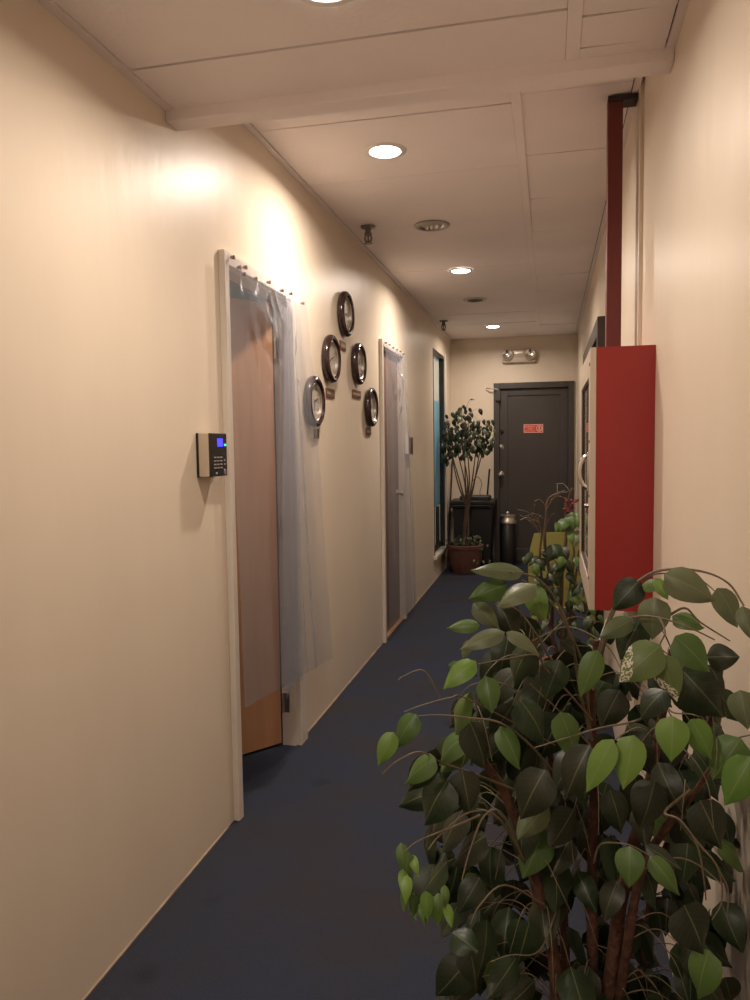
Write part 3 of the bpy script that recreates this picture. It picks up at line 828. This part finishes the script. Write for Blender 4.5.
twig([at(690, 790, 1.13), at(665, 812, 1.08), at(680, 820, 1.05), at(697, 845, 1.04), at(704, 880, 1.04), at(706, 900, 1.05)], .0026)
twig([at(680, 820, 1.05), at(700, 845, 1.04), at(718, 868, 1.03), at(722, 900, 1.03), at(712, 920, 1.03)], .002)
twig([at(718, 868, 1.03), at(728, 890, 1.03), at(727, 918, 1.03)], .0016)
twig([at(642, 870, 1.17), at(675, 858, 1.1), at(700, 866, 1.06), at(722, 885, 1.04)], .002)
twig([at(535, 880, 1.18), at(500, 820, 1.08), at(470, 812, 1.04), at(440, 835, 1.02), at(428, 850, 1.0)], .0022)
twig([at(535, 890, 1.18), at(505, 818, 1.08), at(485, 815, 1.04), at(470, 850, 1.02), at(462, 880, 1.0)], .0024)
twig([at(480, 815, 1.05), at(455, 826, 1.03), at(420, 840, 1.0), at(404, 852, .99)], .002)
twig([at(560, 900, 1.2), at(540, 950, 1.1), at(510, 955, 1.05), at(490, 962, 1.03)], .0016)
twig([at(715, 760, 1.12), at(735, 740, 1.08), at(750, 735, 1.06)], .002)
twig([at(545, 905, 1.15), at(505, 885, 1.08), at(480, 905, 1.05), at(470, 925, 1.04)], .002)

lv = nb(); uvl = lv.loops.layers.uv.new('UVMap')
G, MD, B, DK, WN_ = 0, 1, 2, 3, 4
# base px, tip px, depth, kind, width ratio
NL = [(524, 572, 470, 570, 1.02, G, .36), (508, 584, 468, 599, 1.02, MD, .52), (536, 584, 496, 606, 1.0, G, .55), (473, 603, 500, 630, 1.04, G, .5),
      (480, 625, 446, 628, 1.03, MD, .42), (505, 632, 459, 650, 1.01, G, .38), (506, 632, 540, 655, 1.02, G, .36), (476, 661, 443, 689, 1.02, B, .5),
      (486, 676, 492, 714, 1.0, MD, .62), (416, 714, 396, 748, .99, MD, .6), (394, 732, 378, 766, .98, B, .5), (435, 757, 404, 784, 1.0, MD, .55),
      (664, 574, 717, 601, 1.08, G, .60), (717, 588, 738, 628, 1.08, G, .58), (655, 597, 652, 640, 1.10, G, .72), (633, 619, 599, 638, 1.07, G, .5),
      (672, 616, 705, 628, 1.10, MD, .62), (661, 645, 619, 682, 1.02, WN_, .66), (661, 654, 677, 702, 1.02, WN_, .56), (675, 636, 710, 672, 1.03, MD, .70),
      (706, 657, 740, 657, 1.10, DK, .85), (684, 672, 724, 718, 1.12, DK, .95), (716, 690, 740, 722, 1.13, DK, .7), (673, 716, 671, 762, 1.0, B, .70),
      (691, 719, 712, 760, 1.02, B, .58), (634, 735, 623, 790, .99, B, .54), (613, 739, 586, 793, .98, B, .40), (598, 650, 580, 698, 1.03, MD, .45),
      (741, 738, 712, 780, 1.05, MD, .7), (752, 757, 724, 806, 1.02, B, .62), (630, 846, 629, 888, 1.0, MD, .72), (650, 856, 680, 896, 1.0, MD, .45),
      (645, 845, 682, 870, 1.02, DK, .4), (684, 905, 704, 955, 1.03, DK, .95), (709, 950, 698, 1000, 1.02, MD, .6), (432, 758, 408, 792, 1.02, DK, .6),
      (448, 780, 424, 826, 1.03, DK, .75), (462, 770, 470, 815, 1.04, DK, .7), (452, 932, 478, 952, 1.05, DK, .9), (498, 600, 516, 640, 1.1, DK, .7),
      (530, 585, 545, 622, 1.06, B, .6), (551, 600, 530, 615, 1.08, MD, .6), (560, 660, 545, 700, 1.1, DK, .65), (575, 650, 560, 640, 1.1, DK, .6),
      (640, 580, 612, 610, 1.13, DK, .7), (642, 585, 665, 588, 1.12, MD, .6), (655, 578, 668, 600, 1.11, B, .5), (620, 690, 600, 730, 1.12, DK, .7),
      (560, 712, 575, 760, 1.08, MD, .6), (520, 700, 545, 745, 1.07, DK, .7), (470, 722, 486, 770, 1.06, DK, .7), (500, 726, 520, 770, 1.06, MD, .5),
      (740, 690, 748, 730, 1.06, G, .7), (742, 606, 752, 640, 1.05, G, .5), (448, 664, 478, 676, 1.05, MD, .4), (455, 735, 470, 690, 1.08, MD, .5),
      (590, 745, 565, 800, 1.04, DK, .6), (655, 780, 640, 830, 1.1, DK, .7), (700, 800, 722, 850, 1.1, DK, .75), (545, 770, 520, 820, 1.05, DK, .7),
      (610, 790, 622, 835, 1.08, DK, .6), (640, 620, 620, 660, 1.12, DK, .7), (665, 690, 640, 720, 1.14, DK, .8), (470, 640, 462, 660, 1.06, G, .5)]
# bright small leaves hanging at the lower left
for k in range(17):
    u = 400 + rnd.random() * 48; v = 845 + (u - 400) * .8 + rnd.uniform(-8, 40)
    NL.append((u, v, u + rnd.uniform(-10, 8), v + rnd.uniform(20, 32), 1.0 + rnd.random() * .06, rnd.choice([B, B, MD, MD]), .42))
def clampx(p, m=.285):
    if p.x > m: p.x = m - (p.x - m) * .15
    return p
for (bu, bv, tu, tv, dpt, mi, wr) in NL:
    b = clampx(at(bu, bv, dpt + .01)); droop = rnd.uniform(-.012, .012)
    t_ = clampx(at(tu, tv, dpt + droop))
    L = (t_ - b).length
    toCam = (Vector((0, 0, CAMZ)) - b).normalized()
    nn = (toCam + Vector((rnd.uniform(-.45, .45), rnd.uniform(-.2, .2), rnd.uniform(.1, .75)))).normalized()
    leaf(lv, b, t_, L * wr * 1.12, nn, curl=rnd.uniform(.04, .12), fold=rnd.uniform(.12, .3), mi=mi, uvl=uvl)
# the rest of the crown
cnt = 0
while cnt < 380:
    x = rnd.uniform(-.24, .28); y = rnd.uniform(1.14, 1.55); z = rnd.uniform(.30, 1.08)
    ex, ey, ez = (x - .05) / .27, (y - 1.32) / .24, (z - .66) / .43
    d2_ = ex * ex + ey * ey + ez * ez
    if d2_ > 1 or d2_ < .10: continue
    if x < -.18 and z > .95: continue
    if z > 1.0 and rnd.random() < .6: continue
    p = Vector((x, y, z))
    ang_ = rnd.uniform(0, 2 * PI); out = Vector((x - .03, y - 1.27, 0)); out = out.normalized() if out.length > .01 else Vector((1, 0, 0))
    dr_ = (out * .45 + Vector((math.cos(ang_), math.sin(ang_), 0)) * .5 + Vector((0, 0, -rnd.uniform(.4, 1.3)))).normalized()
    L = rnd.uniform(.062, .088); tip = clampx(p + dr_ * L)
    p = clampx(p)
    # twig back to nearest stem
    best = None
    for pts in TR:
        for q in pts[5:]:
            dq = (q - p).length + (0 if q.z < p.z + .02 else .1)
            if best is None or dq < best[0]: best = (dq, q)
    q = best[1]
    if rnd.random() < .45 and best[0] < .3:
        midp = (p + q) / 2 + Vector((0, 0, .03))
        twig([q, midp, p], .0013)
    nn = Vector((rnd.uniform(-.6, .6), -rnd.uniform(.2, 1), rnd.uniform(.2, 1)))
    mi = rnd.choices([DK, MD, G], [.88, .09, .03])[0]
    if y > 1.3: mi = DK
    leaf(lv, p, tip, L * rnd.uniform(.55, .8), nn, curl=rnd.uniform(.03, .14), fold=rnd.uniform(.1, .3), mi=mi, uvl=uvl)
    cnt += 1
# fine bare twigs
for k in range(36):
    pts = rnd.choice(TR[:5]); q = rnd.choice(pts[8:])
    a = rnd.uniform(0, 2 * PI); L = rnd.uniform(.06, .16)
    e = q + Vector((math.cos(a) * L, -abs(math.sin(a)) * L, rnd.uniform(-.02, .06))); e = clampx(e)
    e2 = clampx(e + Vector((math.cos(a) * .03, -.01, -rnd.uniform(.03, .07))))
    twig([q, (q + e) / 2 + Vector((0, 0, .025)), e, e2], .0014)
leafobj('foliage', lv, fic)
obj('twig', tw, twig_m, fic, True)
# white printed card caught among the stems under the cabinet
bm = nb()
a, b = at(601, 641, 1.35), at(609, 620, 1.37)
dv = (b - a); n_ = Vector((.25, -1, .2)).normalized(); s_ = dv.normalized().cross(n_)
q = [a - s_ * .005, a + s_ * .005, b + s_ * .005, b - s_ * .005]
vs = [bm.verts.new(v) for v in q] + [bm.verts.new(v + n_ * .0012) for v in q]
bm.faces.new(vs[:4][::-1]); bm.faces.new(vs[4:])
for i in range(4): bm.faces.new((vs[i], vs[(i + 1) % 4], vs[4 + (i + 1) % 4], vs[4 + i]))
tag(obj('paper_tag', bm, white_m), 'narrow white paper tag among the ficus stems below the red cabinet', 'tag')

# ---- plant at the far left corner
tx, ty = -.885, 8.05
pl = thing('potted_tree', 'slender dark-leaved ficus tree in a terracotta pot in the far left corner', 'potted plant', (tx, ty, 0))
pot(pl, tx, ty, .190, .135, .30, mat('dark_terracotta', (.11, .042, .026), .8, var=.2, vscale=12, bump=.3))
r2 = random.Random(4)
lv = nb(); uvl = lv.loops.layers.uv.new('UVMap')
tw = nb()
for k, (ex_, ez_) in enumerate([(-.19, 1.62), (-.11, 1.68), (-.02, 1.74), (.06, 1.68), (.16, 1.62), (.25, 1.58), (-.2, 1.48), (.02, 1.58), (.22, 1.42)]):
    a0 = k * .8
    pts = smooth_curve([Vector((tx + .035 * math.cos(a0), ty + .035 * math.sin(a0), .24)), Vector((tx + .02 + .02 * math.cos(a0 + 1), ty + .02 * math.sin(a0 + 1), .6)),
                        Vector((tx + .02 + .35 * ex_ + .02 * math.sin(a0), ty + .05 * math.sin(a0 * 2), .95)), Vector((tx + .75 * ex_, ty + .09 * math.sin(a0 * 2), 1.30)), Vector((tx + ex_, ty + .12 * math.sin(a0 * 2.3), ez_))], 5)
    bm = nb(); add_tube(bm, pts, [.011 * (1 - .7 * i / (len(pts) - 1)) for i in range(len(pts))], 8); obj('stem', bm, bark2_m, pl, True)
    for _ in range(30):
        q = pts[r2.randint(len(pts) - 6, len(pts) - 1)]
        e = q + Vector((r2.gauss(0, .055), r2.gauss(0, .06), r2.uniform(-.06, .08)))
        e.x = max(e.x, LX + .02)
        add_tube(tw, [q, (q + e) / 2 + Vector((0, 0, .02)), e], [.002, .0015, .001], 5)
        L = r2.uniform(.055, .08); dd = Vector((r2.uniform(-.6, .6), r2.uniform(-.6, .4), -1)).normalized()
        tp = e + dd * L; tp.x = max(tp.x, LX + .015)
        leaf(lv, e, tp, L * .62, Vector((r2.uniform(-.6, .6), -1, .4)), mi=DK if r2.random() < .85 else G, uvl=uvl)
for _ in range(12):   # low hanging cluster at the left
    e = Vector((tx - .20 + r2.uniform(-.03, .03), ty - .05 + r2.uniform(-.05, .05), 1.22 + r2.uniform(-.06, .06)))
    leaf(lv, e, e + Vector((r2.uniform(-.02, .02), 0, -.07)), .045, Vector((r2.uniform(-.5, .5), -1, .3)), mi=DK, uvl=uvl)
e = Vector((tx + .06, ty, 1.84)); add_tube(tw, smooth_curve([Vector((tx - .02, ty, 1.62)), Vector((tx + .01, ty, 1.73)), e], 4), .002, 5)
leaf(lv, e, e + Vector((.06, 0, -.005)), .03, Vector((0, -1, 1)), mi=DK, uvl=uvl)
# trailing ground cover at the pot rim
for _ in range(90):
    a = r2.uniform(0, 2 * PI); rr_ = r2.uniform(.03, .20)
    e = Vector((tx + rr_ * math.cos(a), ty + rr_ * math.sin(a), .28 + r2.uniform(0, .16) * (1 - rr_ * 2)))
    if e.x > tx + .02 and e.y < ty + .05 and r2.random() < .7: e.z -= r2.uniform(0, .2); e.x += .07; e.y -= .03
    if e.x < LX + .03: continue
    leaf(lv, e, e + Vector((r2.uniform(-.02, .03), -.015, -.035)), .026, Vector((r2.uniform(-.5, .5), -1, .6)), mi=DK if r2.random() < .7 else G, uvl=uvl)
leafobj('foliage', lv, pl); obj('twig', tw, bark2_m, pl, True)

# ---- black wheeled bin behind it
bx0, bx1, by0, by1 = -1.085, -.60, 8.33, 8.76
t = thing('wheelie_bin', 'black lidded rubbish bin against the end wall behind the potted tree', 'bin', ((bx0 + bx1) / 2, by0, 0))
bm = nb()
vs = add_box(bm, bx0 + .03, bx1 - .02, by0 + .04, by1 - .02, .03, .70, bevel=.02)
for v in bm.verts:
    k = 1 - .12 * (1 - (v.co.z - .03) / .67); cx = (bx0 + bx1) / 2; cy = (by0 + by1) / 2
    v.co.x = cx + (v.co.x - cx) * k; v.co.y = cy + (v.co.y - cy) * k
add_box(bm, bx0 + .01, bx1 - .01, by0 + .02, by1 - .01, .66, .70, bevel=.008)
obj('body', bm, bin_m, t, True)
bm = nb(); add_box(bm, bx0, bx1 + .01, by0, by1, .702, .745, bevel=.015)
add_box(bm, bx0 + .10, bx1 - .05, by0 + .08, by1 - .06, .742, .79, bevel=.018)
obj('lid', bm, bin_m, t, True)
bm = nb(); add_tube(bm, [Vector((bx0 + .05, by0 - .012, .69)), Vector((bx1 - .05, by0 - .012, .69))], .011, 8)
for xx in (bx0 + .06, bx1 - .06): add_tube(bm, [Vector((xx, by0 - .012, .69)), Vector((xx, by0 + .03, .69))], .009, 8)
obj('handle', bm, bin_m, t, True)
for xx in (bx0 + .035, bx1 - .06):
    bm = nb(); add_lathe(bm, [(0, 0), (.04, .0), (.05, .006), (.05, .02), (.04, .026), (0, .026)], (xx, by1 - .06, .051), 'X', 24); obj('wheel', bm, black_m, t, True)
# stick standing on the lid against the wall, and a bent wire
bm = nb(); add_box(bm, -.70, -.68, 8.60, 8.612, .796, 1.09, bevel=.003, rot=Matrix.Rotation(math.radians(5), 3, 'Y'), piv=(-.69, 8.6, .796))
tag(obj('aerial', bm, black_m, None, True), 'short upright black stick on the bin lid against the end wall', 'stick')
bm = nb(); add_tube(bm, smooth_curve([Vector((-.87, 8.55, .792)), Vector((-.86, 8.56, .93)), Vector((-.80, 8.57, 1.0)), Vector((-.75, 8.56, .93)), Vector((-.77, 8.55, .83)), Vector((-.76, 8.54, .792))], 6), .0035, 6)
tag(obj('bent_wire', bm, bark2_m, None, True), 'loop of thin bent wire standing on the black bin lid', 'wire')
bm = nb(); add_tube(bm, [Vector((-1.108, 8.30, .001)), Vector((-1.108, 8.78, 1.18))], .009, 8)
tag(obj('broom_handle', bm, black_m, None, True), 'thin dark pole leaning into the far left corner behind the tree', 'pole')

# ---- step bin with steel lid
sx, sy = -.46, 8.55
t = thing('waste_bin', 'narrow black waste bin with shiny steel rim in front of the end door', 'bin', (sx, sy, 0))
bm = nb(); add_lathe(bm, [(0, 0), (.085, 0), (.088, .01), (.085, .47), (.08, .475), (0, .475)], (sx, sy, .001), 'Z', 32, squash=(1.0, .8)); obj('body', bm, black_m, t, True)
bm = nb(); add_lathe(bm, [(.088, .475), (.098, .48), (.098, .515), (.088, .525), (.085, .55), (.094, .556), (.094, .57), (.07, .578), (0, .584)], (sx, sy, .001), 'Z', 32, squash=(1.0, .8)); obj('lid', bm, steel_m, t, True)
bm = nb(); add_lathe(bm, [(.02, .582), (.022, .6), (.012, .61), (0, .61)], (sx, sy, .001), 'Z', 16); obj('lid_knob', bm, steel_m, t, True)

# ---- lime chair beyond the cabinet
cx, cy = .03, 4.5
t = thing('plastic_chair', 'lime green moulded plastic chair by the right wall behind thin plants', 'chair', (cx, cy, 0))
def curved_panel(bm, fn, nu, nv, th, nrm):
    A = [[Vector(fn(i / nu, j / nv)) for j in range(nv + 1)] for i in range(nu + 1)]
    F_ = [[bm.verts.new(p) for p in r] for r in A]; K = [[bm.verts.new(p + Vector(nrm) * th) for p in r] for r in A]
    for i in range(nu):
        for j in range(nv):
            bm.faces.new((F_[i][j], F_[i + 1][j], F_[i + 1][j + 1], F_[i][j + 1])); bm.faces.new((K[i][j + 1], K[i + 1][j + 1], K[i + 1][j], K[i][j]))
    for i in range(nu):
        bm.faces.new((F_[i][0], K[i][0], K[i + 1][0], F_[i + 1][0])); bm.faces.new((F_[i + 1][nv], K[i + 1][nv], K[i][nv], F_[i][nv]))
    for j in range(nv):
        bm.faces.new((F_[0][j + 1], K[0][j + 1], K[0][j], F_[0][j])); bm.faces.new((F_[nu][j], K[nu][j], K[nu][j + 1], F_[nu][j + 1]))
bm = nb()
def backf(u, v):
    w_ = .17 + .035 * math.sin(PI * min(1, v * .9)) - .02 * v; a = (u - .5) * 2
    return (cx + .045 + a * w_, cy - .19 - .05 * (v) + .03 * (a * a), .45 + .425 * v - .012 * a * a * v)
curved_panel(bm, backf, 14, 12, .008, (0, 1, 0)); obj('backrest', bm, lime_m, t, True)
bm = nb()
def seatf(u, v):
    a = (u - .5) * 2; return (cx + .045 + a * .19, cy - .18 + v * .38, .44 + .01 * v + .012 * a * a)
curved_panel(bm, seatf, 12, 10, .01, (0, 0, -1)); obj('seat', bm, lime_m, t, True)
for sx_ in (-1, 1):
    for y_, yb in ((cy - .17, cy - .22), (cy + .18, cy + .21)):
        bm = nb(); add_tube(bm, [Vector((cx + .045 + sx_ * .15, y_, .434)), Vector((cx + .045 + sx_ * .185, yb, 0.002))], [.022, .015], 10); obj('leg', bm, lime_m, t, True)

# ---- thin plant between the cabinet and the chair
qx, qy = .10, 3.78
p2 = thing('potted_shrub', 'sparse bare-stemmed potted shrub between the red cabinet and the lime chair', 'potted plant', (qx, qy, 0))
pot(p2, qx, qy, .15, .11, .28, terra_m)
r3 = random.Random(12); lv = nb(); uvl = lv.loops.layers.uv.new('UVMap'); tw = nb()
ST = [[(.08, 3.78, .25), at(553, 640, 3.75), at(552, 590, 3.72), at(545, 545, 3.7), at(546, 520, 3.7), at(548, 500, 3.7), at(560, 492, 3.68)],
      [(.10, 3.76, .25), at(562, 640, 3.72), at(562, 570, 3.7), at(566, 540, 3.7), at(566, 510, 3.68), at(572, 488, 3.66)],
      [(.12, 3.80, .25), at(566, 640, 3.78), at(570, 590, 3.8), at(574, 555, 3.78), at(570, 520, 3.74)],
      [(.11, 3.79, .25), at(570, 630, 3.8), at(576, 575, 3.8), at(579, 550, 3.78)],
      [(.07, 3.77, .25), at(548, 620, 3.7), at(540, 560, 3.65), at(542, 530, 3.63), at(534, 520, 3.6)]]
for i, s_ in enumerate(ST):
    pts = smooth_curve([Vector(p) for p in s_], 5); bm = nb()
    add_tube(bm, pts, [(.011, .012, .010, .009, .008)[i] * (1 - .6 * k / (len(pts) - 1)) for k in range(len(pts))], 8); obj('stem', bm, bark2_m, p2, True)
    for _ in range(5):
        q = r3.choice(pts[8:]); e = q + Vector((r3.uniform(-.10, .06), r3.uniform(-.08, .05), r3.uniform(-.01, .10))); e.x = min(e.x, .27)
        add_tube(tw, smooth_curve([q, (q + e) / 2 + Vector((0, 0, .02)), e], 4), .0018, 5)
for (a_, b_, c_) in ((( 541, 533), (528, 520), (520, 515)), ((541, 533), (530, 518), (520, 520)), ((541, 530), (534, 512), (535, 504)), ((546, 510), (556, 495), (566, 490)), ((547, 508), (558, 494), (568, 492))):
    add_tube(tw, smooth_curve([at(*a_, 3.68), at(*b_, 3.62), at(*c_, 3.6)], 4), .0022, 5)
for (bu, bv, tu, tv, mi, wr) in ((572, 512, 574, 530, MD, .9), (566, 518, 560, 532, MD, .8), (576, 512, 578, 528, MD, .7), (578, 530, 574, 548, G, .7), (572, 530, 572, 545, MD, .7), (560, 522, 556, 532, MD, .8),
                              (556, 545, 548, 562, DK, .8), (552, 544, 560, 560, DK, .9), (562, 546, 568, 560, DK, .8), (540, 556, 528, 566, DK, .5), (545, 558, 536, 572, DK, .6), (532, 552, 524, 566, DK, .5),
                              (575, 585, 582, 600, G, .6), (570, 590, 578, 606, MD, .6), (580, 560, 584, 580, DK, .5), (548, 572, 556, 584, DK, .6), (574, 600, 584, 612, G, .7), (550, 595, 542, 612, DK, .6), (536, 575, 545, 590, DK, .6)):
    b_ = at(bu, bv, 3.66); t_ = at(tu, tv, 3.63); b_.x = min(b_.x, .28); t_.x = min(t_.x, .28)
    leaf(lv, b_, t_, (t_ - b_).length * wr, Vector((r3.uniform(-.4, .4), -1, .5)), mi=mi, uvl=uvl)
for _ in range(26):
    b_ = at(r3.uniform(526, 580), r3.uniform(548, 606), r3.uniform(3.6, 3.72)); b_.x = min(b_.x, .24)
    leaf(lv, b_, b_ + Vector((r3.uniform(-.05, .05), -.01, -r3.uniform(.03, .07))), .045, Vector((r3.uniform(-.5, .5), -1, .5)), mi=r3.choice([DK, DK, DK, MD]), uvl=uvl)
for _ in range(60):
    e = Vector((r3.uniform(-.05, .24), r3.uniform(3.62, 3.95), r3.uniform(.32, .75)))
    dd = Vector((r3.uniform(-.7, .7), r3.uniform(-.7, .4), -1)).normalized(); L = r3.uniform(.05, .08)
    leaf(lv, e, e + dd * L, L * .6, Vector((r3.uniform(-.5, .5), -1, .5)), mi=r3.choice([DK, DK, MD, G]), uvl=uvl)
leafobj('foliage', lv, p2)
o_ = obj('twig', tw, twig_m, p2, True)
bm = nb()
for _ in range(16):
    c = at(570 + r3.uniform(-6, 5), 504 + r3.uniform(-5, 6), 3.68)
    e = c + Vector((r3.uniform(-.03, .03), r3.uniform(-.02, .02), r3.uniform(-.02, .03)))
    add_tube(bm, [c, e], [.003, .0015], 5)
    add_lathe(bm, [(0, -.006), (.006, -.002), (.007, .003), (0, .007)], e, 'Z', 8)
f_ = obj('blossom', bm, redflower_m, p2, True); f_['label'] = 'small cluster of dull red twigs and buds'
